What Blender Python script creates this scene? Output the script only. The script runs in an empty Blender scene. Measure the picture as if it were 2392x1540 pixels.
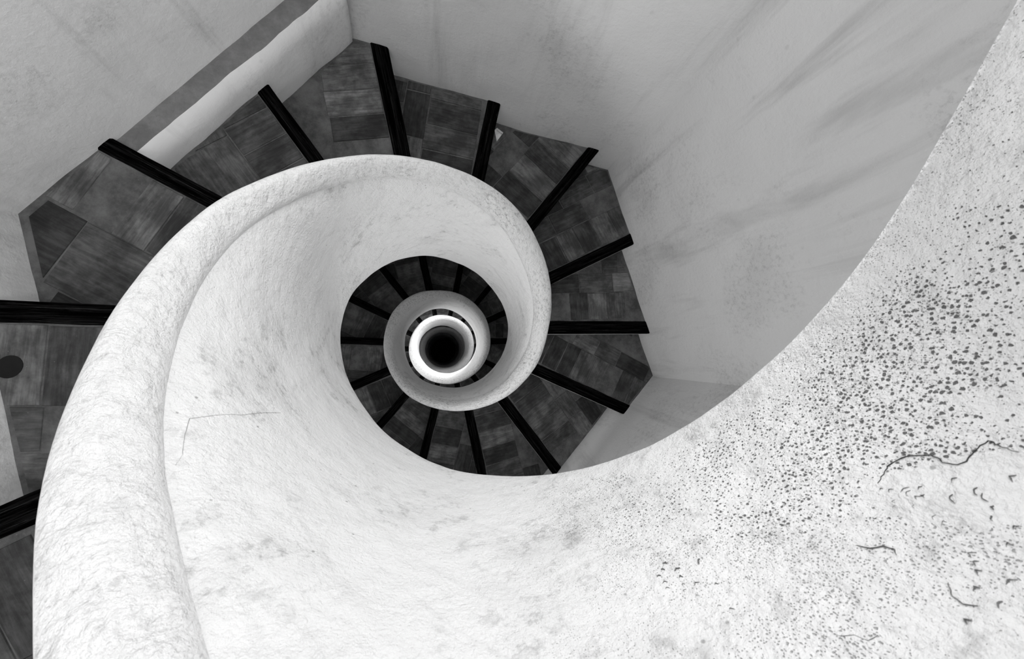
import bpy, bmesh, math, random
from mathutils import Vector, Matrix, noise

# ------------------------------------------------------------------ camera
scene = bpy.context.scene
COL = scene.collection
PI = math.pi
W_PX = 2392.0
cam_d = bpy.data.cameras.new('camera')
cam = bpy.data.objects.new('camera', cam_d)
COL.objects.link(cam)
cam_d.sensor_width = 36.0
cam_d.lens = 900.0 / W_PX * 36.0
cam_d.clip_start = 0.02
cam.location = (-0.06266, -0.13744, 2.07072)
cam.rotation_mode = 'QUATERNION'
cam.rotation_quaternion = (Matrix.Rotation(-0.18246, 3, 'Y') @ Matrix.Rotation(0.06495, 3, 'X')).to_quaternion()
cam_d.dof.use_dof = True
cam_d.dof.focus_distance = 1.5
cam_d.dof.aperture_fstop = 10.0
scene.camera = cam

# ------------------------------------------------------------------ sky, unseen window and fill lamps, exposure
world = bpy.data.worlds.new('overcast_sky')
scene.world = world
world.use_nodes = True
world.node_tree.nodes['Background'].inputs[0].default_value = (1, 1, 1, 1)
world.node_tree.nodes['Background'].inputs[1].default_value = 1.7


# unseen area lamps on the tower walls, several added only as fill: (wall index, metres along the wall, height, width, height, power, spread)
UNSEEN_WINDOWS = [(1, -.30, 1.80, .60, .70, 7.7, 2.1),
           (4, -.35, 2.60, .50, .60, 6.5, PI),  # added fill for the right and upper inner faces
           (5, 0.10, 3.80, .60, .60, 30, PI),  # added to brighten the plinth and upper-left walls
           (4, 0.00, .35, .50, .50, 11, PI),  # added fill for the inner face of the first turn
           (3, -.10, -1.30, .50, .50, 1.2, PI),  # added weak fill for the second turn
           (3, 0.00, -3.10, .50, .50, 9, PI),
           (1, -.45, -3.55, .50, .50, 32, PI),
           (0, 0.00, -6.40, .50, .50, .8, PI)]  # added to lift the deepest rings
WALL_DIR = [(19.3, 1.455), (80.7, 1.371), (139.3, 1.379), (195.3, 1.370), (259.3, 1.40), (319.0, 1.457)]
for wi, wt, wz, ww, wh, wp, wspread in UNSEEN_WINDOWS:
    ang, dist = math.radians(WALL_DIR[wi][0]), WALL_DIR[wi][1] - .05
    d = bpy.data.lights.new('unseen_window_lamp', 'AREA')
    d.shape = 'RECTANGLE'
    d.size, d.size_y, d.energy, d.spread = ww, wh, wp, wspread
    o = bpy.data.objects.new('unseen_window_lamp', d)
    COL.objects.link(o)
    nx, ny = math.cos(ang), math.sin(ang)
    o.location = (nx * dist - ny * wt, ny * dist + nx * wt, wz)
    o.rotation_euler = Vector((-nx, -ny, 0)).to_track_quat('-Z', 'Y').to_euler()
scene.view_settings.view_transform = 'Standard'
scene.view_settings.look = 'None'
scene.view_settings.gamma = 1
scene.view_settings.use_curve_mapping = False
scene.view_settings.exposure = 0.07
scene.cycles.max_bounces = 4
scene.cycles.diffuse_bounces = 4
scene.cycles.glossy_bounces = 1
scene.cycles.use_adaptive_sampling = True
scene.cycles.adaptive_threshold = 0.02

# ------------------------------------------------------------------ dimensions (metres, theta in degrees)
PITCH = 2.66            # rise of one full turn
NSTEP = 14
RISE = PITCH / NSTEP
DA = 360.0 / NSTEP
Z_TREAD = -0.669        # top of step 0
TH0, TH1 = -1720, 400   # extent of the helical parapet

RC = [(-1077, .551), (-1053, .560), (-1034, .556), (-1013, .542), (-989, .533), (-943, .536), (-900, .535), (-718, .56), (-702, .562), (-677, .56), (-654, .545), (-639, .541), (-624, .542), (-608, .55), (-588, .545), (-569, .536), (-549, .536), (-532, .545), (-502, .544), (-469, .543), (-450, .542), (-364, .541), (-342, .534), (-313, .538), (-288, .533), (-258, .527), (-231, .554), (-208, .553), (-188, .542), (-168, .533), (-142, .529), (-121, .535), (-99, .527), (-79, .527), (-60, .534), (-43, .536), (-24, .538), (-5, .522), (17, .523), (26, .535), (50, .547), (73, .555), (94, .535), (110, .525), (124, .526), (135, .529), (148, .531), (160, .537), (171, .538), (181, .54), (191, .543), (199, .541), (207, .542), (213, .541), (220, .539), (227, .532), (260, .535), (400, .538)]
RL = [(-686, .44), (-660, .428), (-628, .429), (-606, .431), (-580, .432), (-559, .443), (-539, .445), (-518, .441), (-499, .431), (-477, .434), (-450, .438), (-434, .443), (-412, .443), (-361, .451), (-337, .437), (-314, .431), (-290, .437), (-272, .446), (-262, .453), (-248, .455), (-231, .451), (-210, .451), (-193, .457), (-178, .455), (-171, .449), (-147, .45), (-126, .46), (-106, .445), (-86, .444), (-70, .451), (-54, .455), (-28, .457), (-5, .46), (15, .457), (41, .438), (64, .433), (89, .436), (114, .452), (143, .474), (161, .475), (177, .475), (191, .46), (204, .454), (221, .441), (239, .444), (258, .445), (272, .445), (285, .444), (301, .449), (315, .459), (333, .464), (347, .467), (358, .462), (371, .452), (380, .456), (400, .456)]
RG = [(-1720, .452), (-60, .452), (-34, .445), (-6, .434), (20, .428), (45, .433), (69, .456), (89, .466), (113, .472), (132, .474), (150, .478), (163, .484), (175, .484), (188, .480), (202, .470), (211, .460), (222, .450), (240, .450), (400, .452)]


def tab(T, x):
    if x <= T[0][0]:
        return T[0][1]
    if x >= T[-1][0]:
        return T[-1][1]
    for (a, p), (b, q) in zip(T, T[1:]):
        if a <= x <= b:
            return p + (q - p) * (x - a) / (b - a)


def smooth_tab(T, x):
    return sum(tab(T, x + d) * w for d, w in ((-12, .15), (-6, .2), (0, .3), (6, .2), (12, .15)))


# ------------------------------------------------------------------ helpers
def link(name, me, mat, parent=None, smooth=False):
    o = bpy.data.objects.new(name, me)
    COL.objects.link(o)
    if mat:
        me.materials.append(mat)
    if smooth:
        for p in me.polygons:
            p.use_smooth = True
    if parent:
        o.parent = parent
    return o


def mesh(name, verts, faces):
    me = bpy.data.meshes.new(name)
    me.from_pydata([tuple(v) for v in verts], [], faces)
    me.update()
    return me


def tag(o, label, cat, group=None):
    o['label'] = label
    o['category'] = cat
    if group:
        o['group'] = group
    return o


def empty(name, loc=(0, 0, 0), rotz=0):
    o = bpy.data.objects.new(name, None)
    o.empty_display_size = 0.05
    COL.objects.link(o)
    o.location = loc
    o.rotation_euler = (0, 0, rotz)
    return o


def recalc(me):
    bm = bmesh.new()
    bm.from_mesh(me)
    bmesh.ops.recalc_face_normals(bm, faces=bm.faces)
    bm.to_mesh(me)
    bm.free()


# ------------------------------------------------------------------ materials
class NT:
    def __init__(s, name, rough=.9):
        s.m = bpy.data.materials.new(name)
        s.m.use_nodes = True
        s.t = s.m.node_tree
        s.b = s.t.nodes['Principled BSDF']
        s.b.inputs['Roughness'].default_value = rough
        s.b.inputs['Specular IOR Level'].default_value = .25

    def n(s, kind, **kw):
        o = s.t.nodes.new(kind)
        for k, v in kw.items():
            setattr(o, k, v)
        return o

    def put(s, sock, v):
        if isinstance(v, (int, float)):
            sock.default_value = v
        elif isinstance(v, tuple):
            sock.default_value = v
        else:
            s.t.links.new(v, sock)

    def coord(s, which='Object', scale=(1, 1, 1)):
        if which == 'UV':
            c = s.n('ShaderNodeUVMap', uv_map='UVMap').outputs[0]
        else:
            c = s.n('ShaderNodeTexCoord').outputs[which]
        mp = s.n('ShaderNodeMapping')
        s.put(mp.inputs[0], c)
        mp.inputs[3].default_value = scale
        return mp.outputs[0]

    def noise(s, vec, scale, detail=4, rough=.55, dist=0.0):
        o = s.n('ShaderNodeTexNoise')
        s.put(o.inputs['Vector'], vec)
        o.inputs['Scale'].default_value = scale
        o.inputs['Detail'].default_value = detail
        o.inputs['Roughness'].default_value = rough
        o.inputs['Distortion'].default_value = dist
        return o.outputs[0]

    def voro(s, vec, scale, feature='F1', rnd=1.0):
        o = s.n('ShaderNodeTexVoronoi', feature=feature)
        s.put(o.inputs['Vector'], vec)
        o.inputs['Scale'].default_value = scale
        o.inputs['Randomness'].default_value = rnd
        return o

    def ramp(s, v, a, b, lo=0.0, hi=1.0, smooth=True):
        o = s.n('ShaderNodeMapRange', interpolation_type='SMOOTHSTEP' if smooth else 'LINEAR')
        s.put(o.inputs[0], v)
        o.inputs[1].default_value = a
        o.inputs[2].default_value = b
        o.inputs[3].default_value = lo
        o.inputs[4].default_value = hi
        return o.outputs[0]

    def math(s, op, a, b=0.0, clamp=False):
        o = s.n('ShaderNodeMath', operation=op, use_clamp=clamp)
        s.put(o.inputs[0], a)
        s.put(o.inputs[1], b)
        return o.outputs[0]

    def grey(s, v):
        s.t.links.new(v, s.b.inputs['Base Color'])

    def bump(s, h, dist=.01, strength=1.0):
        o = s.n('ShaderNodeBump')
        s.put(o.inputs['Height'], h)
        o.inputs['Distance'].default_value = dist
        o.inputs['Strength'].default_value = strength
        s.t.links.new(o.outputs[0], s.b.inputs['Normal'])


def plaster_parapet():
    s = NT('white_lime_plaster', .85)
    P = s.coord('Object')
    UV = s.coord('UV')                       # u = metres along the helix, v = metres above the coping line
    sep = s.n('ShaderNodeSeparateXYZ')
    s.put(sep.inputs[0], UV)
    u, v = sep.outputs[0], sep.outputs[1]
    # large soft blotches and hand-smoothed streaks that run along the spiral
    blotch = s.noise(P, 4.5, 5, .6)
    streak = s.noise(s.coord('UV', (1.3, 26, 1)), 1.0, 5, .65, .4)
    grime = s.noise(P, 26, 6, .78)
    base = s.math('SUBTRACT', .86, s.ramp(blotch, .50, .75, 0, .12))
    base = s.math('SUBTRACT', base, s.ramp(streak, .52, .80, 0, .09))
    base = s.math('SUBTRACT', base, s.math('MULTIPLY', s.ramp(grime, .50, .66, 0, .26), s.ramp(blotch, .42, .62)))
    # pits in the coarse lime coat on the uppermost stretch
    sp3 = s.n('ShaderNodeSeparateXYZ')
    s.put(sp3.inputs[0], P)
    dc = s.n('ShaderNodeCombineXYZ')         # unrolled surface: metres round the well, metres up
    s.put(dc.inputs[0], s.math('ADD', u, s.math('MULTIPLY', s.noise(P, 220, 2), .004)))
    s.put(dc.inputs[1], s.math('ADD', sp3.outputs[2], s.math('MULTIPLY', s.noise(P, 260, 2), .004)))
    vor = s.voro(dc.outputs[0], 190)
    vor2 = s.voro(dc.outputs[0], 370)
    for q in (vor, vor2):
        q.voronoi_dimensions = '2D'
    cl = s.noise(P, 8, 4, .65)
    zone = s.math('MULTIPLY', s.ramp(u, 2.05, 2.55), s.ramp(v, -.50, -.66))
    zone = s.math('MULTIPLY', zone, s.ramp(v, -.97, -.84, .25, 1.0))
    zone = s.math('MAXIMUM', zone, s.ramp(u, 2.2, 2.6, 0, .18))
    dens = s.math('MULTIPLY', zone, s.ramp(cl, .34, .58, .45, 1))
    size = s.math('MULTIPLY', s.n_sep(vor.outputs['Color']), 1.0)
    rad = s.math('MULTIPLY', s.math('SUBTRACT', s.math('ADD', dens, size), .92), .42)
    pit = s.ramp(s.math('SUBTRACT', rad, vor.outputs['Distance']), 0, .12)
    rad2 = s.math('MULTIPLY', s.math('SUBTRACT', s.math('ADD', s.math('MULTIPLY', s.ramp(u, 1.9, 2.4), s.ramp(cl, .38, .62, .5, .95)), s.n_sep(vor2.outputs['Color'])), 1.12), .55)
    pit2 = s.ramp(s.math('SUBTRACT', rad2, vor2.outputs['Distance']), 0, .2)
    pits = s.math('MAXIMUM', pit, s.math('MULTIPLY', pit2, .6))
    # smooth patch where the outer coat has come away (below the crack)
    du = s.math('DIVIDE', s.math('SUBTRACT', u, 2.560), .046)
    dv = s.math('DIVIDE', s.math('SUBTRACT', v, -.592), .052)
    wob = s.math('MULTIPLY', s.math('SUBTRACT', s.noise(P, 30, 2), .5), 1.0)
    rr = s.math('ADD', s.math('ADD', s.math('MULTIPLY', du, du), s.math('MULTIPLY', dv, dv)), wob)
    keep = s.ramp(rr, .9, 1.05)
    pits = s.math('MULTIPLY', pits, keep)
    # few scattered specks everywhere
    vs = s.voro(P, 34)
    speck = s.math('MULTIPLY', s.ramp(vs.outputs['Distance'], .10, .05), s.math('GREATER_THAN', s.n_sep(vs.outputs['Color']), .78))
    base = s.math('MULTIPLY', base, s.math('SUBTRACT', 1.0, s.math('MULTIPLY', pits, .82)))
    base = s.math('MULTIPLY', base, s.math('SUBTRACT', 1.0, s.math('MULTIPLY', speck, .45)))
    s.grey(base)
    fine = s.noise(P, 190, 4, .6)
    mid = s.noise(P, 34, 5, .60, .2)
    big = s.noise(P, 9, 3, .5)
    h = s.math('ADD', s.math('MULTIPLY', fine, .15), s.math('MULTIPLY', mid, .34))
    h = s.math('ADD', h, s.math('MULTIPLY', big, .9))
    h = s.math('SUBTRACT', h, s.math('MULTIPLY', pits, .12))
    s.bump(h, .024, .9)
    return s.m


def n_sep(s, col):
    o = s.n('ShaderNodeSeparateColor')
    s.put(o.inputs[0], col)
    return o.outputs[0]


NT.n_sep = n_sep


def sepx(s, vec):
    o = s.n('ShaderNodeSeparateXYZ')
    s.put(o.inputs[0], vec)
    return o.outputs[0]


NT.sepx = sepx


def plaster_coping():
    s = NT('worn_coping_plaster', .8)
    P = s.coord('Object')
    UV = s.coord('UV')
    a = s.noise(s.coord('UV', (1, 1.7, 1)), 55, 6, .78, .3)
    b = s.noise(P, 5, 4, .6)
    base = s.math('SUBTRACT', .86, s.math('MULTIPLY', s.ramp(a, .49, .64, 0, .42), s.math('MULTIPLY', s.ramp(b, .34, .60, .35, 1), s.ramp(s.sepx(UV), .55, 1.2, 1.0, .22))))
    base = s.math('SUBTRACT', base, s.math('MULTIPLY', s.ramp(s.noise(P, 60, 4, .7), .55, .7, 0, .22), s.ramp(b, .42, .62)))
    s.grey(base)
    mid = s.noise(P, 32, 6, .64, .3)
    fine = s.noise(P, 150, 4, .6)
    h = s.math('ADD', s.math('MULTIPLY', mid, .60), s.math('MULTIPLY', fine, .20))
    h = s.math('ADD', h, s.math('MULTIPLY', s.noise(P, 11, 3), .9))
    s.bump(h, .024, .95)
    return s.m


def plaster_wall(name='tower_wall_plaster', tone=.82, dirt=.15):
    s = NT(name, .9)
    P = s.coord('Object')
    a = s.noise(P, 1.6, 6, .6, .3)
    runs = s.noise(s.coord('Object', (5, 5, .7)), 1.0, 5, .6, .5)
    spots = s.voro(P, 9)
    sp = s.math('MULTIPLY', s.ramp(spots.outputs['Distance'], .11, .04), s.math('GREATER_THAN', s.n_sep(spots.outputs['Color']), .7))
    base = s.math('SUBTRACT', tone, s.ramp(a, .50, .72, 0, dirt * .5))
    base = s.math('SUBTRACT', base, s.ramp(runs, .50, .72, 0, dirt * 1.3))
    base = s.math('SUBTRACT', base, s.math('MULTIPLY', s.ramp(s.noise(P, 42, 6, .78), .48, .66), s.ramp(a, .46, .60, 0, dirt * 1.0)))
    base = s.math('SUBTRACT', base, s.math('MULTIPLY', sp, .07))
    s.grey(base)
    h = s.math('ADD', s.math('MULTIPLY', s.noise(P, 60, 6, .68), .28), s.math('MULTIPLY', s.noise(P, 5, 3), .9))
    h = s.math('ADD', h, s.math('MULTIPLY', s.math('MULTIPLY', s.noise(P, 28, 6, .75), s.ramp(a, .5, .6)), .25))
    s.bump(h, .012, .8)
    return s.m


def tile_mat():
    s = NT('worn_clay_tile', .75)
    at = s.n('ShaderNodeAttribute', attribute_name='shade').outputs['Fac']
    P = s.coord('Object')
    st = s.noise(s.coord('UV', (7, 60, 1)), 1.0, 6, .7, .3)
    blot = s.noise(P, 9, 6, .65)
    base = s.math('MULTIPLY', at, s.ramp(st, .30, .75, .62, 1.35))
    base = s.math('MULTIPLY', base, s.ramp(blot, .35, .68, .55, 1.35))
    vs = s.voro(P, 60)
    lime = s.math('MULTIPLY', s.ramp(vs.outputs['Distance'], .13, .06), s.math('GREATER_THAN', s.n_sep(vs.outputs['Color']), .86))
    base = s.math('ADD', base, s.math('MULTIPLY', lime, .06))
    s.grey(base)
    s.bump(s.math('ADD', s.math('MULTIPLY', st, .5), s.math('MULTIPLY', s.noise(P, 120, 3), .2)), .004, .7)
    return s.m


def mortar_mat():
    s = NT('cement_mortar', .85)
    P = s.coord('Object')
    base = s.ramp(s.noise(P, 8, 6, .7), .32, .7, .062, .165)
    vs = s.voro(P, 55)
    lime = s.math('MULTIPLY', s.ramp(vs.outputs['Distance'], .12, .06), s.math('GREATER_THAN', s.n_sep(vs.outputs['Color']), .88))
    s.grey(s.math('ADD', base, s.math('MULTIPLY', lime, .05)))
    s.bump(s.noise(P, 70, 5, .6), .004, .8)
    return s.m


def wood_mat():
    s = NT('blackened_timber', .7)
    g = s.noise(s.coord('Object', (5, 130, 40)), 1.0, 5, .65, .3)
    wear = s.noise(s.coord('Object', (2.2, 60, 20)), 1.0, 6, .75, 1.2)
    base = s.math('ADD', s.ramp(g, .42, .75, .0006, .014), s.ramp(wear, .58, .72, 0, .07))
    s.grey(base)
    s.b.inputs['Specular IOR Level'].default_value = .0
    s.bump(g, .004, .8)
    return s.m


def flat_mat(name, v, rough=.9, bump=0):
    s = NT(name, rough)
    P = s.coord('Object')
    s.grey(s.ramp(s.noise(P, 14, 5, .65), .3, .7, v * .8, v * 1.2))
    if bump:
        s.bump(s.noise(P, 60, 4), bump)
    return s.m


M_PAR = plaster_parapet()
M_COP = plaster_coping()
M_WALL = plaster_wall()
M_LEDGE = plaster_wall('pale_plinth_plaster', .92, .12)
M_DUST = flat_mat('dusty_ledge_top', .20, .95, .006)
M_TILE = tile_mat()
M_MORT = mortar_mat()
M_WOOD = wood_mat()
M_RISER = flat_mat('riser_plaster', .66, .9, .004)
M_SOFF = flat_mat('soffit_plaster', .65, .9, .004)
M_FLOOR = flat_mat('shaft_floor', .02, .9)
M_CARD = flat_mat('card_paper', .82, .6)
M_INK = flat_mat('printed_ink', .03, .6)
M_CRACK = flat_mat('open_crack', .05, 1.0)
M_STAIN = flat_mat('oil_stain', .008, .6)

# ------------------------------------------------------------------ the tower: six walls, floor
# inner faces: normal angle (deg) and distance from the axis as a function of height
def ap_east(z): return 1.485 if z < -1.0 else (1.455 if z > -.8 else 1.485 - .03 * (z + 1) / .2)
def ap_north(z): return 1.371
def ap_nw(z): return 1.379
def ap_west(z): return 1.370
def ap_sw(z): return 1.40
def ap_se(z): return 1.40 if z < -1.02 else (1.457 if z > -.9 else 1.40 + .057 * (z + 1.02) / .12)


WALLS = [('east', 19.3, ap_east), ('north', 80.7, ap_north), ('northwest', 139.3, ap_nw),
         ('west', 195.3, ap_west), ('southwest', 259.3, ap_sw), ('southeast', 319.0, ap_se)]
Z_BOT, Z_TOP = -13.0, 4.6


def cross(i, j, z, extra=0.0):
    a1, a2 = math.radians(WALLS[i][1]), math.radians(WALLS[j][1])
    p1, p2 = WALLS[i][2](z) + extra, WALLS[j][2](z) + extra
    c1, s1, c2, s2 = math.cos(a1), math.sin(a1), math.cos(a2), math.sin(a2)
    d = c1 * s2 - c2 * s1
    return Vector(((p1 * s2 - p2 * s1) / d, (c1 * p2 - c2 * p1) / d, z))


def wall_mesh(name, i, mat):
    zs = []
    z = Z_BOT
    while z < Z_TOP:
        zs.append(z)
        z += .5 if z < -4 else (.06 if z < 2.2 else .3)
    zs.append(Z_TOP)
    n = 40
    nrm = Vector((math.cos(math.radians(WALLS[i][1])), math.sin(math.radians(WALLS[i][1])), 0))
    vs, fs = [], []
    for z in zs:
        a, b = cross((i - 1) % 6, i, z), cross(i, (i + 1) % 6, z)
        for k in range(n + 1):
            t = k / n
            p = a.lerp(b, t)
            e = min(1, 8 * min(t, 1 - t))
            d = (noise.noise(p * 2.2) * .010 + noise.noise(p * 9) * .005) * e
            vs.append(p + nrm * d)
    r = n + 1
    for j in range(len(zs) - 1):
        for k in range(n):
            q = j * r + k
            fs.append((q, q + r, q + r + 1, q + 1))
    # outer skin so that the wall has real thickness
    m = len(vs)
    for z in (Z_BOT, Z_TOP):
        vs.append(cross((i - 1) % 6, i, z, .30))
        vs.append(cross(i, (i + 1) % 6, z, .30))
    fs.append((m, m + 1, m + 3, m + 2))
    top0, top1 = (len(zs) - 1) * r, (len(zs) - 1) * r + n
    fs.append(tuple(range(top0, top1 + 1)) + (m + 3, m + 2))
    fs.append(tuple(range(n, -1, -1)) + (m, m + 1))
    o = link(name, mesh(name, vs, fs), mat, smooth=False)
    for p in o.data.polygons[:(len(zs) - 1) * n]:
        p.use_smooth = True
    o['kind'] = 'structure'
    return o


for i, (nm, ang, f) in enumerate(WALLS):
    wall_mesh('wall_' + nm, i, M_WALL)

# unseen timber frames, added to give each area lamp a surround
def unseen_window(n, wi, wt, wz, ww, wh):
    ang, dist = math.radians(WALL_DIR[wi][0]), WALL_DIR[wi][1]
    nv = Vector((math.cos(ang), math.sin(ang), 0))
    tv = Vector((-nv.y, nv.x, 0))
    c = nv * dist + tv * wt + Vector((0, 0, wz))
    b = .05
    bars = [(-ww / 2 - b, -ww / 2, -wh / 2 - b, wh / 2 + b), (ww / 2, ww / 2 + b, -wh / 2 - b, wh / 2 + b),
            (-ww / 2, ww / 2, wh / 2, wh / 2 + b), (-ww / 2, ww / 2, -wh / 2 - b, -wh / 2)]
    vs, fs = [], []
    for t0, t1, z0, z1 in bars:
        k = len(vs)
        for dd in (-.06, .05):
            for t, z in ((t0, z0), (t1, z0), (t1, z1), (t0, z1)):
                vs.append(c + nv * dd + tv * t + Vector((0, 0, z)))
        fs += [tuple(k + q for q in f) for f in ((0, 1, 2, 3), (7, 6, 5, 4), (0, 4, 5, 1), (1, 5, 6, 2), (2, 6, 7, 3), (3, 7, 4, 0))]
    me = mesh('unseen_window_%d' % n, vs, fs)
    recalc(me)
    o = link('unseen_window_%d' % n, me, M_WOOD)
    o['kind'] = 'structure'


for i, (wi, wt, wz, ww, wh, wp, _) in enumerate(UNSEEN_WINDOWS):
    unseen_window(i + 1, wi, wt, wz, ww, wh)

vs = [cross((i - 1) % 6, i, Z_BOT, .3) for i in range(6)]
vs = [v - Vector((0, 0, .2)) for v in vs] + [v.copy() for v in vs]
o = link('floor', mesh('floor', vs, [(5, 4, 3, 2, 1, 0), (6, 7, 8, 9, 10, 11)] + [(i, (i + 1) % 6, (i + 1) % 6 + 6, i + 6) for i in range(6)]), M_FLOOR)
o['kind'] = 'structure'

# thicker lower part of the north-west wall, ending in a dusty ledge
Z_LEDGE = Z_TREAD + RISE * 5.87


def ledge_ap(z):
    t = min(1, max(0, (z + .04) / .34))
    return 1.366 - .052 * t * t * (3 - 2 * t) - .017 * min(1, max(0, (z - .26) / .18))


def build_ledge():
    ang = math.radians(139.3)
    nrm = Vector((math.cos(ang), math.sin(ang), 0))
    tan = Vector((-nrm.y, nrm.x, 0))
    zs = [-2.4, -1.5, -.8] + [-.3 + .04 * k for k in range(17)]
    zs = [z for z in zs if z < Z_LEDGE - .02] + [Z_LEDGE]
    n = 60
    vs, fs = [], []
    p0, p1 = cross(1, 2, .2), cross(2, 3, .2)
    t0, t1 = p0.dot(tan) + .0, p1.dot(tan) + .04
    for z in zs:
        for k in range(n + 1):
            t = t0 + (t1 - t0) * k / n
            q = nrm * ledge_ap(z) + tan * t + Vector((0, 0, z))
            q += nrm * (noise.noise(q * 5) * .008 + noise.noise(q * 19) * .003)
            if z == Z_LEDGE:
                q += nrm * .006
            vs.append(q)
    r = n + 1
    side, top = [], []
    for j in range(len(zs) - 1):
        for k in range(n):
            a = j * r + k
            side.append((a, a + 1, a + r + 1, a + r))
    o1 = len(vs)
    b = (len(zs) - 1) * r
    for k in range(n + 1):
        t = t0 + (t1 - t0) * k / n
        q = nrm * 1.40 + tan * t + Vector((0, 0, Z_LEDGE + .004 + noise.noise(Vector((t * 6, 0, 3))) * .006))
        vs.append(q)
    for k in range(n):
        top.append((b + k, b + k + 1, o1 + k + 1, o1 + k))
    o2 = len(vs)
    for k in range(n + 1):
        t = t0 + (t1 - t0) * k / n
        vs.append(nrm * 1.40 + tan * t + Vector((0, 0, zs[0])))
    back = [(o1 + k, o1 + k + 1, o2 + k + 1, o2 + k) for k in range(n)]
    bot = [(o2 + k, o2 + k + 1, k + 1, k) for k in range(n)]
    e0 = [j * r for j in range(len(zs))] + [o1, o2]
    e1 = [j * r + n for j in range(len(zs))] + [o1 + n, o2 + n]
    me = mesh('trim_1', vs, side + top + back + bot + [tuple(e0), tuple(reversed(e1))])
    o = link('trim_1', me, M_LEDGE)
    me.materials.append(M_DUST)
    for i, p in enumerate(me.polygons):
        if i < len(side):
            p.use_smooth = True
        elif i < len(side) + len(top):
            p.material_index = 1
    recalc(me)
    o['kind'] = 'structure'


build_ledge()

# ------------------------------------------------------------------ the helical parapet
# profile points: radius, height above the coping line, weights of the three measured radii (coping, crease, lower edge)
PROF_COP = [(.522, -.115, 1, 0, 0), (.530, -.075, 1, 0, 0), (.536, -.035, 1, 0, 0), (.538, -.005, 1, 0, 0), (.535, .018, 1, 0, 0), (.528, .034, .95, .05, 0), (.518, .043, .8, .2, 0),
            (.507, .046, .6, .4, 0), (.495, .043, .4, .6, 0), (.484, .034, .25, .75, 0), (.475, .020, .1, .9, 0), (.468, .002, 0, 1, 0), (.4635, -.015, 0, 1, 0),
            (.4630, -.030, 0, 1, 0), (.4660, -.044, 0, 1, 0), (.4715, -.058, 0, 1, 0), (.480, -.072, 0, 1, 0), (.485, -.100, .3, .7, 0)]
PROF_WALL = [(.489, -.045, .5, .5, 0), (.474, -.045, 0, 1, 0), (.4710, -.050, 0, 1, 0), (.4665, -.063, 0, 1, 0), (.4600, -.084, 0, 1, 0), (.4520, -.115, 0, .9, .1), (.4465, -.16, 0, .75, .25), (.443, -.23, 0, .6, .4),
             (.441, -.31, 0, .4, .6), (.441, -.41, 0, .25, .75), (.442, -.52, 0, .15, .85), (.444, -.63, 0, .05, .95), (.447, -.74, 0, 0, 1), (.450, -.83, 0, 0, 1), (.4525, -.90, 0, 0, 1),
             (.4545, -.945, 0, 0, 1), (.457, -.966, 0, 0, 1), (.464, -.980, 0, 0, 1), (.480, -.985, .3, 0, .7), (.510, -.985, .8, 0, .2), (.520, -.94, 1, 0, 0), (.520, -.6, 1, 0, 0), (.520, -.3, 1, 0, 0), (.520, -.108, 1, 0, 0), (.512, -.06, 1, 0, 0)]


def sweep(name, prof, mat, parent, step=2.0, amp=.0035):
    n = int((TH1 - TH0) / step)
    m = len(prof)
    vs, fs, uv = [], [], []
    arc = [0]
    for a, b in zip(prof, prof[1:]):
        arc.append(arc[-1] + math.hypot(b[0] - a[0], b[1] - a[1]))
    for i in range(n + 1):
        th = TH0 + (TH1 - TH0) * i / n
        dC = smooth_tab(RC, th) - .538
        dG = smooth_tab(RG, th) - .4605
        dL = smooth_tab(RL, th) - .456
        c, s = math.cos(math.radians(th)), math.sin(math.radians(th))
        zb = PITCH * th / 360.0
        # small waviness of the coping, finished by hand between short boards
        wob = .003 * math.sin(math.radians(th * 7.3)) + .003 * math.sin(math.radians(th * 4.1 + 40))
        for j, (r, z, a, b, d) in enumerate(prof):
            rr = r + dC * a + dG * b + dL * d
            p = Vector((rr * c, rr * s, zb + z + wob))
            q = Vector((th / 360 * 3.3, z * 2.2, r * 2))
            k = noise.noise(Vector((c * .5, s * .5, zb + z)) * 5) * amp + noise.noise(Vector((c * .5, s * .5, (zb + z))) * 16) * amp * .4
            rr += k
            vs.append(Vector((rr * c, rr * s, zb + z + wob)))
            uv.append((math.radians(th) * .45, z if prof is PROF_WALL else arc[j]))
    for i in range(n):
        for j in range(m):
            j2 = (j + 1) % m
            a, b = i * m + j, i * m + j2
            fs.append((a, b, b + m, a + m))
    fs.append(tuple(range(m)))
    fs.append(tuple(n * m + j for j in reversed(range(m))))
    me = mesh(name, vs, fs)
    ul = me.uv_layers.new(name='UVMap')
    for lp in me.loops:
        ul.data[lp.index].uv = uv[lp.vertex_index]
    o = link(name, me, mat, parent, True)
    recalc(me)
    return o


par = empty('spiral_parapet', (0, 0, Z_BOT))
tag(par, 'white lime-plastered parapet with rounded coping winding down the open well of the staircase', 'stair parapet')


def local(o):
    o.location = (0, 0, -Z_BOT)
    return o


local(sweep('coping', PROF_COP, M_COP, par))
local(sweep('parapet_wall', PROF_WALL, M_PAR, par))


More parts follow.
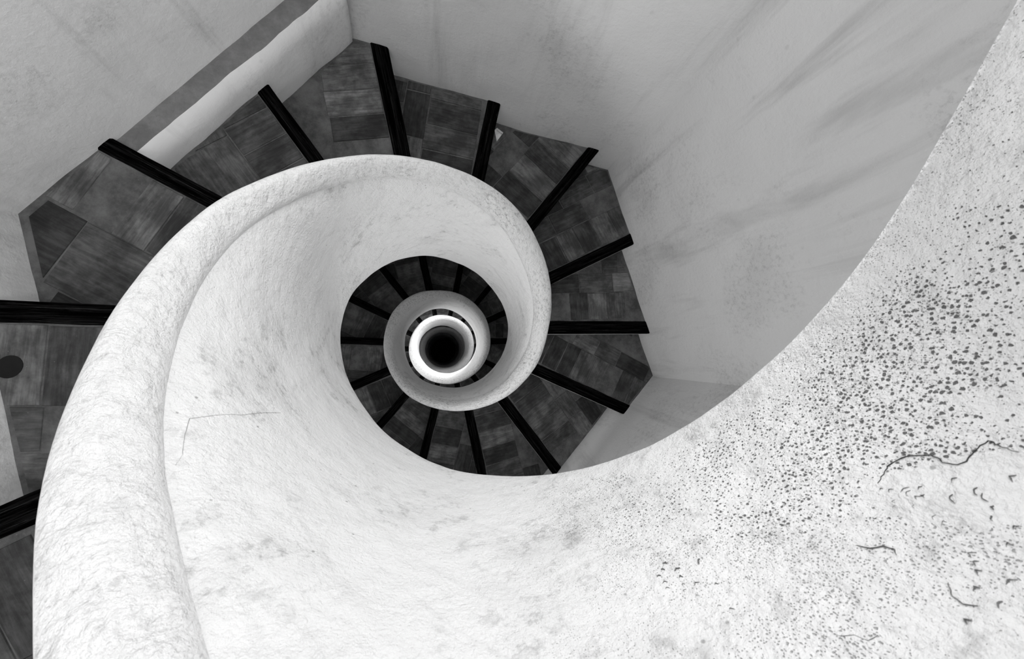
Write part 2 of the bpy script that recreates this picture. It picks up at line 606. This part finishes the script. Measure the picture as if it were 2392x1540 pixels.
# helical slab under the flights
def soffit():
    vs, fs = [], []
    st = 5.0
    n = int((TH1 - TH0) / st)
    for i in range(n + 1):
        th = TH0 + (TH1 - TH0) * i / n
        zb = PITCH * th / 360.0
        c, s = math.cos(math.radians(th)), math.sin(math.radians(th))
        rw = min(WALLS[k][2](0) / max(1e-6, c * math.cos(math.radians(WALLS[k][1])) + s * math.sin(math.radians(WALLS[k][1])))
                 for k in range(6) if c * math.cos(math.radians(WALLS[k][1])) + s * math.sin(math.radians(WALLS[k][1])) > .1)
        rw += .02
        for r, z in ((.50, -.975), (rw, -.975), (rw, -.925), (.50, -.925)):
            vs.append(Vector((r * c, r * s, zb + z)))
    for i in range(n):
        for j in range(4):
            a, b = i * 4 + j, i * 4 + (j + 1) % 4
            fs.append((a, b, b + 4, a + 4))
    fs += [(0, 1, 2, 3), (n * 4 + 3, n * 4 + 2, n * 4 + 1, n * 4)]
    me = mesh('ceiling', vs, fs)
    recalc(me)
    o = link('ceiling', me, M_SOFF)          # underside of the flights
    o['kind'] = 'structure'
    return o


soffit()


# ------------------------------------------------------------------ marks on the parapet face
def face_pt(th, z, lift=0.0):
    dG = smooth_tab(RG, th) - .4605
    dL = smooth_tab(RL, th) - .456
    P = PROF_WALL[1:19]
    for a, b in zip(P, P[1:]):
        if a[1] >= z >= b[1]:
            t = (a[1] - z) / (a[1] - b[1] + 1e-9)
            r = a[0] + (b[0] - a[0]) * t + dG * (a[3] + (b[3] - a[3]) * t) + dL * (a[4] + (b[4] - a[4]) * t)
            break
    else:
        r = .46 + dG
    c, s = math.cos(math.radians(th)), math.sin(math.radians(th))
    zb = PITCH * th / 360
    wob = .003 * math.sin(math.radians(th * 7.3)) + .003 * math.sin(math.radians(th * 4.1 + 40))
    r += noise.noise(Vector((c * .5, s * .5, zb + z)) * 5) * .0035 + noise.noise(Vector((c * .5, s * .5, zb + z)) * 16) * .0014 - lift
    return Vector((r * c, r * s, zb + z + wob))


def ribbon(pts, w, rnd, taper=True):
    """thin raised lip following a list of (theta, height) points on the face"""
    fine = []
    for (a, b), (c, d) in zip(pts, pts[1:]):
        n = max(2, int(math.hypot((c - a) * .0078, d - b) / .003))
        for k in range(n):
            t = k / n
            fine.append((a + (c - a) * t, b + (d - b) * t))
    fine.append(pts[-1])
    P = [face_pt(a + rnd.uniform(-.06, .06), b + rnd.uniform(-.0006, .0006), .0004) for a, b in fine]
    vs, fs = [], []
    for i, p in enumerate(P):
        d = (P[min(i + 1, len(P) - 1)] - P[max(i - 1, 0)]).normalized()
        out = Vector((-p.x, -p.y, 0)).normalized()
        sd = d.cross(out).normalized()
        k = w * (.75 + .5 * rnd.random())
        if taper:
            k *= min(1, .25 + 4 * min(i, len(P) - 1 - i) / len(P))
        vs += [p + sd * k * .5 - out * .002, p + out * k * .35, p - sd * k * .5 - out * .002]
    for i in range(len(P) - 1):
        a = i * 3
        fs += [(a, a + 1, a + 4, a + 3), (a + 1, a + 2, a + 5, a + 4)]
    return vs, fs


def merge(parts):
    V, F = [], []
    for v, f in parts:
        o = len(V)
        V += v
        F += [tuple(i + o for i in q) for q in f]
    return V, F


rnd = random.Random(5)
CR1 = [(323.9, -.636), (325.6, -.647), (326.8, -.655), (328.4, -.657), (329.2, -.646), (328.9, -.636), (328.6, -.630), (328.7, -.621), (329.3, -.621), (330.2, -.627), (331.1, -.631), (332.2, -.635), (331.9, -.628), (331.7, -.622), (331.4, -.610)]
CR2 = [(215.8, -.065), (214.7, -.075), (212, -.080), (209.3, -.088), (210.0, -.115), (210.6, -.142), (212.0, -.191), (213.4, -.264), (214.7, -.313)]
v, f = merge([ribbon(CR1, .0022, rnd)])
local(link('plaster_crack', mesh('plaster_crack', v, f), M_CRACK, par))
v, f = merge([ribbon(CR2, .0012, rnd)])
local(link('hairline_crack', mesh('hairline_crack', v, f), flat_mat('hairline', .25), par))
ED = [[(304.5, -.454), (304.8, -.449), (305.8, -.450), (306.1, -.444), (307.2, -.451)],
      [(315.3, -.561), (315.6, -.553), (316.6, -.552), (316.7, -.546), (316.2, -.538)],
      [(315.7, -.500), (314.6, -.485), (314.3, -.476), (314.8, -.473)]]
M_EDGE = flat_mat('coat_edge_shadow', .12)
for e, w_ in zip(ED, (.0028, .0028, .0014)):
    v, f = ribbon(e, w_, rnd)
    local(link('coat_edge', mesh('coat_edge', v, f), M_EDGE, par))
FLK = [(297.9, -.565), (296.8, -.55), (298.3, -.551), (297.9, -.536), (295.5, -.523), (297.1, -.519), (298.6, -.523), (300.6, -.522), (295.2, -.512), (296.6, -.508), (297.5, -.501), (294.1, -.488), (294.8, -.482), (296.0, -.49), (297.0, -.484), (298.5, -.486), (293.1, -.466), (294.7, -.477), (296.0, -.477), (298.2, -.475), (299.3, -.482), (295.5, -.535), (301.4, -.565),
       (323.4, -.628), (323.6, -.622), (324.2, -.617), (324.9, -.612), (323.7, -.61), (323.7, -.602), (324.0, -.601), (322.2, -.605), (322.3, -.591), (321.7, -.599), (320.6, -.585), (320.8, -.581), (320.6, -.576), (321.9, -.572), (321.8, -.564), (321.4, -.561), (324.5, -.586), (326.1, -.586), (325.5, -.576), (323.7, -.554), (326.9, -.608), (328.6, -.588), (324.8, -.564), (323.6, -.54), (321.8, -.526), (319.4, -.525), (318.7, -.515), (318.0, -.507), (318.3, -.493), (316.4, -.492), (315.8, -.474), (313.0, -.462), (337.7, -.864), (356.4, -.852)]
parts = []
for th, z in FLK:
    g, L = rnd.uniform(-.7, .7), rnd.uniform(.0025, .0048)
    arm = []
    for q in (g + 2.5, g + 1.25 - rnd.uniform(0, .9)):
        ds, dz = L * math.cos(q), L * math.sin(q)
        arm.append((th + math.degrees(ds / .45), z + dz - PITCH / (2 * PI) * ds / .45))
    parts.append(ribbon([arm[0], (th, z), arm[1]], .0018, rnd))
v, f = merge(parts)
local(link('plaster_flakes', mesh('plaster_flakes', v, f), flat_mat('flake_shadow', .16), par))['kind'] = 'stuff'  # dark ridges: shadow line of each flake put into the colour

# ------------------------------------------------------------------ steps
# angle deviation (deg) of each timber, offset of its front line from the radial line, width
DEV = {-13: (-.9, .020, .080), -12: (.3, -.010, .070), -11: (2.0, -.025, .075), -10: (0, .016, .086), -9: (0, .008, .075), -8: (0, -.010, .075), -7: (-2, -.004, .072), -6: (-2, .004, .084),
       -5: (-1.8, .014, .068), -4: (-.3, .002, .068), -3: (-.7, .006, .075), -2: (-1, -.003, .086), -1: (2, -.005, .086), 0: (.8, .005, .094), 1: (1, .006, .079), 2: (.3, .002, .072),
       3: (2, -.009, .077), 4: (-.6, .033, .085), 5: (-2, .034, .062), 6: (-2, .005, .062), 7: (-1.6, .012, .066), 8: (-2, .010, .078)}


def step_geo(k):
    if k in DEV:
        d, off, w = DEV[k]
    else:
        q = random.Random(k * 7 + 3)
        d, off, w = q.uniform(-1, 1), q.uniform(-.004, .008), q.uniform(.07, .085)
    return math.radians(k * DA + d), off, w


def clip(poly, nx, ny, c):
    """keep nx*x + ny*y <= c"""
    out = []
    for i in range(len(poly)):
        p, q = poly[i], poly[(i + 1) % len(poly)]
        a, b = nx * p[0] + ny * p[1] - c, nx * q[0] + ny * q[1] - c
        if a <= 0:
            out.append(p)
        if (a < 0 < b) or (b < 0 < a):
            t = a / (a - b)
            out.append((p[0] + (q[0] - p[0]) * t, p[1] + (q[1] - p[1]) * t))
    return out


def area2(poly):
    return abs(sum(poly[i][0] * poly[(i + 1) % len(poly)][1] - poly[(i + 1) % len(poly)][0] * poly[i][1] for i in range(len(poly)))) / 2


def prism(poly, z0, z1, bev=0.0):
    n = len(poly)
    if bev > 0:
        cx, cy = sum(p[0] for p in poly) / n, sum(p[1] for p in poly) / n
        ins = []
        for p in poly:
            d = math.hypot(p[0] - cx, p[1] - cy) or 1
            f = max(0, 1 - bev / d)
            ins.append((cx + (p[0] - cx) * f, cy + (p[1] - cy) * f))
        v = [(x, y, z0) for x, y in poly] + [(x, y, z1 - bev) for x, y in poly] + [(x, y, z1) for x, y in ins]
        f = [tuple(reversed(range(n)))] + [(i, (i + 1) % n, (i + 1) % n + n, i + n) for i in range(n)] + \
            [(i + n, (i + 1) % n + n, (i + 1) % n + 2 * n, i + 2 * n) for i in range(n)] + [tuple(range(2 * n, 3 * n))]
        return v, f
    v = [(x, y, z0) for x, y in poly] + [(x, y, z1) for x, y in poly]
    f = [tuple(reversed(range(n)))] + [(i, (i + 1) % n, (i + 1) % n + n, i + n) for i in range(n)] + [tuple(range(n, 2 * n))]
    return v, f


def ccw(poly):
    s = sum(poly[i][0] * poly[(i + 1) % len(poly)][1] - poly[(i + 1) % len(poly)][0] * poly[i][1] for i in range(len(poly)))
    return poly if s > 0 else poly[::-1]


def build_step(k, label, group=None):
    a, off, w = step_geo(k)
    a2, off2, w2 = step_geo(k + 1)
    z = Z_TREAD + RISE * k
    r = random.Random(k * 13 + 1)
    base = Vector((.9 * math.cos(a), .9 * math.sin(a)))
    root = empty('stair_step', (base.x, base.y, z - RISE), a)
    tag(root, label, 'stair step', group)
    X0, ZO = -.9, RISE          # local frame: x along the timber (0 = 0.9 m from the axis), y towards the back, z from the riser foot

    def planes(shrink=0.0):
        out = []
        for i, (nm, ang, f) in enumerate(WALLS):
            ap = f(z)
            if i == 2 and z < Z_LEDGE:
                ap = ledge_ap(z)
            g = math.radians(ang) - a
            out.append((math.cos(g), math.sin(g), ap - shrink))
        return out

    def trim(poly, shrink=0.0, front=None, back=True, inner=.492):
        for nx, ny, c in planes(shrink):
            poly = clip(poly, nx, ny, c)
            if len(poly) < 3:
                return []
        if front is not None:
            poly = clip(poly, 0, -1, -front)
        if back and len(poly) > 2:
            d = a2 - a           # y in the next step's frame <= off2 + .03
            poly = clip(poly, -math.sin(d), math.cos(d), off2 + .028)
        if len(poly) > 2:
            mid = (a2 - a) / 2
            poly = clip(poly, -math.cos(mid), -math.sin(mid), -inner)
        return poly if len(poly) > 2 and area2(poly) > 1e-5 else []

    def sh(v):
        return [(x + X0, y, zz + ZO) for x, y, zz in v]

    big = [(.2, -.5), (2.2, -.5), (2.2, 2.2), (.2, 2.2)]
    # timber nosing
    beam = [(.2, off), (2.2, off), (2.2, off + w), (.2, off + w)]
    for nx, ny, c in planes(-.012):
        beam = clip(beam, nx, ny, c)
    beam = ccw(clip(beam, -1, 0, -.50))
    xs = [p[0] for p in beam]
    # subdivide along its length for a slightly wavering arris
    x0, x1 = min(xs), max(xs)
    N = 14
    V, F = [], []
    def ends(y):
        e = [p for p in beam]
        hi = 9
        for nx, ny, c in planes(-.012):
            if nx > .05:
                hi = min(hi, (c - ny * y) / nx)
        return .50, hi
    rows = [(off, -.045), (off, -.006), (off + .006, .003), (off + w * .5, .005), (off + w - .006, .004), (off + w, -.002), (off + w, -.045)]
    for i in range(N + 1):
        for j, (y, zz) in enumerate(rows):
            lo, hi = ends(y)
            x = lo + (hi - lo) * i / N
            jy = noise.noise(Vector((x * 7, k * 3.1, j // 3))) * .003
            V.append((x, y + jy, zz + noise.noise(Vector((x * 5, k * 1.7, 5))) * .002))
    m = len(rows)
    for i in range(N):
        for j in range(m):
            j2 = (j + 1) % m
            F.append((i * m + j, (i + 1) * m + j, (i + 1) * m + j2, i * m + j2))
    F += [tuple(range(m)), tuple(N * m + j for j in reversed(range(m)))]
    me = mesh('timber_nosing', sh(V), F)
    recalc(me)
    link('timber_nosing', me, M_WOOD, root)
    # tread bed
    bed = trim(big, -.01, off + w - .004)
    bed = ccw(bed)
    V, F = prism(bed, -.085, -.004)
    me = mesh('tread_bed', sh(V), F)
    recalc(me)
    link('tread_bed', me, M_MORT, root)
    # riser under the timber
    ris = [(.2, off + .004), (2.2, off + .004), (2.2, off + .045), (.2, off + .045)]
    for nx, ny, c in planes(-.01):
        ris = clip(ris, nx, ny, c)
    ris = ccw(clip(ris, -1, 0, -.50))
    V, F = prism(ris, -RISE, -.041)
    me = mesh('riser', sh(V), F)
    recalc(me)
    link('riser', me, M_RISER, root)
    # clay tiles, laid course by course behind the timber
    tiles = []                     # (polygon, long axis angle)
    gap = .007
    y0 = off + w + .006
    L1 = r.choice([.20, .24, .27, .29])
    pitch = r.choice([.125, .135, .15])
    skew = math.radians(r.uniform(-4, 4))
    if k == 0:
        L1, pitch = .20, .20
    if k == 4:
        L1, pitch, skew = .27, .135, math.radians(-1)
    if k == 7:
        L1, pitch, skew = .24, .15, 0
    if k == -1:
        L1, pitch, skew = .25, .13, math.radians(-3)
    x = .42 + r.uniform(0, .1)
    rot = lambda px, py, cx, cy, g: (cx + (px - cx) * math.cos(g) - (py - cy) * math.sin(g), cy + (px - cx) * math.sin(g) + (py - cy) * math.cos(g))
    while x < 1.75:
        p = pitch * r.uniform(.92, 1.08)
        if k == 0 and x > .75:
            p = .15
        L = L1 * r.uniform(.98, 1.02)
        q = [(x, y0), (x + p - gap, y0), (x + p - gap, y0 + L), (x, y0 + L)]
        q = [rot(px, py, .9, y0, skew) for px, py in q]
        if r.random() > .10:
            tiles.append((q, PI / 2 + skew))
        x += p
    # second course: tiles turned along the step
    y1 = y0 + L1 + gap
    while y1 < 1.2:
        x = .45 + r.uniform(0, .25)
        wd = r.choice([.13, .14, .25])
        while x < 1.75:
            p = r.choice([.27, .27, .14, .2]) * r.uniform(.95, 1.05)
            q = [(x, y1), (x + p - gap, y1), (x + p - gap, y1 + wd), (x, y1 + wd)]
            q = [rot(px, py, .9, y0, skew) for px, py in q]
            if r.random() > .28:
                tiles.append((q, skew))
            x += p
        y1 += wd + gap
    V, F, UV, SH = [], [], [], []
    for q, ax in tiles:
        q = trim(q, .012 + r.uniform(0, .03) * (r.random() < .4), off + w + .005)
        if not q or area2(q) < .0006:
            continue
        q = ccw(q)
        q = [(px + r.uniform(-.002, .002), py + r.uniform(-.002, .002)) for px, py in q]
        top = r.uniform(-.0015, .0010)
        v, f = prism(q, -.014, top, .002)
        b = len(V)
        V += v
        ox, oy = r.uniform(0, 50), r.uniform(0, 50)
        sh_ = r.choice([.045, .064, .086, .110, .145]) * (1.25 if k in (0, 4, 7) else 1)
        for fc in f:
            F.append(tuple(i + b for i in fc))
            for i in fc:
                px, py = v[i][0], v[i][1]
                UV.append((ox + px * math.cos(ax) + py * math.sin(ax), oy - px * math.sin(ax) + py * math.cos(ax)))
                SH.append(sh_)
    me = bpy.data.meshes.new('tile_paving')
    me.from_pydata(sh(V), [], F)
    me.uv_layers.new(name='UVMap')
    me.attributes.new('shade', 'FLOAT', 'CORNER')
    ul, at = me.uv_layers['UVMap'], me.attributes['shade']
    for i in range(len(me.loops)):
        ul.data[i].uv = UV[i]
        at.data[i].value = SH[i]
    me.update()
    link('tile_paving', me, M_TILE, root)
    return root


def clock(k):
    ang = k * DA + DA * .55
    h = ((90 - ang) / 30.0) % 12
    q = round(h * 2) / 2 % 12
    names = ['twelve', 'one', 'two', 'three', 'four', 'five', 'six', 'seven', 'eight', 'nine', 'ten', 'eleven']
    hh = int(q)
    return ('half past ' if q - hh >= .5 else '') + names[hh] + (" o'clock" if q == hh else '')


SPECIAL = {
    2: 'dark tiled winder step with a small white paper card lying by its wall end',
    3: 'dark tiled winder step next above the step with the paper card',
    4: 'greyest tiled step with long cross-laid tiles in the top corner of the tower walls',
    5: 'dark tiled step beneath the pale plinth, timber nosing with flaking paint scratches',
    6: 'wide dark tiled step at upper left whose timber nosing ends at the dusty ledge',
    7: 'dark tiled step at the left edge of the photo with a round black stain',
    8: 'large grey step at the bottom left corner with an open joint across its tiles',
    0: 'dark tiled step whose timber nosing points straight right, one paler tile beside it',
}
for k in range(-44, 9):
    grp = 'winder steps of the spiral staircase'
    if k in SPECIAL:
        lb = SPECIAL[k]
    elif k >= -3:
        lb = 'dark step of the outermost flight, at %s from the well centre' % clock(k)
    elif k >= -17:
        lb = 'dark step around the mottled second coping ring, at %s from its centre' % clock(k)
    elif k >= -31:
        lb = 'tiny step around the brightest small coping ring, at %s from its centre' % clock(k)
    else:
        lb = 'step lost in darkness below the brightest small coping ring'
        grp = 'steps in the dark depth of the well'
    st = build_step(k, lb, grp)
    if k == 7:
        c = Vector((-1.33, -.174, Z_TREAD + RISE * 7 + .0005))
        vs = [c] + [c + Vector((math.cos(t * PI / 12), math.sin(t * PI / 12), 0)) * (.034 + .002 * math.sin(t * PI / 6)) for t in range(24)]
        vs += [v_ + Vector((0, 0, .0015)) for v_ in vs]
        fs = [(0, i + 2 if i < 23 else 1, i + 1) for i in range(24)] + [(25, i + 26, (i + 27) if i < 23 else 26) for i in range(24)] + \
             [(i + 1, (i + 2) if i < 23 else 1, (i + 27) if i < 23 else 26, i + 26) for i in range(24)]
        a = step_geo(7)[0]
        inv = Matrix.Rotation(-a, 4, 'Z') @ Matrix.Translation(-Vector((.9 * math.cos(a), .9 * math.sin(a), Z_TREAD + RISE * 6)))
        o = link('round_stain', mesh('round_stain', [inv @ v_ for v_ in vs], fs), M_STAIN, st)
        o['label'] = 'round black stain on the tiles'

# ------------------------------------------------------------------ paper card left on a step
zc = Z_TREAD + RISE * 2 + .004
card = empty('paper_card', (.285, 1.275, zc))
tag(card, 'small white paper card lying on a dark tiled step beside its timber nosing', 'card')
pts = [(-.027, .020), (-.010, .036), (.030, .009), (-.012, -.054)]
pts = ccw(pts)
V, F = prism(pts, 0, .0008)
link('card_sheet', mesh('card_sheet', V, F), M_CARD, card)
parts = []
for i in range(7):
    x = -.012 + i * .0035
    y = .018 - i * .0023
    parts.append(prism(ccw([(x, y), (x + .0024, y - .0016), (x + .0034, y + .0004), (x + .001, y + .0022)]), .0006, .0011))
parts.append(prism([(.0165 + .003 * math.cos(t * PI / 4), -.001 + .003 * math.sin(t * PI / 4)) for t in range(8)], .0006, .0011))
v, f = merge([([Vector(p) for p in a], b) for a, b in parts])
link('printed_line', mesh('printed_line', v, f), M_INK, card)
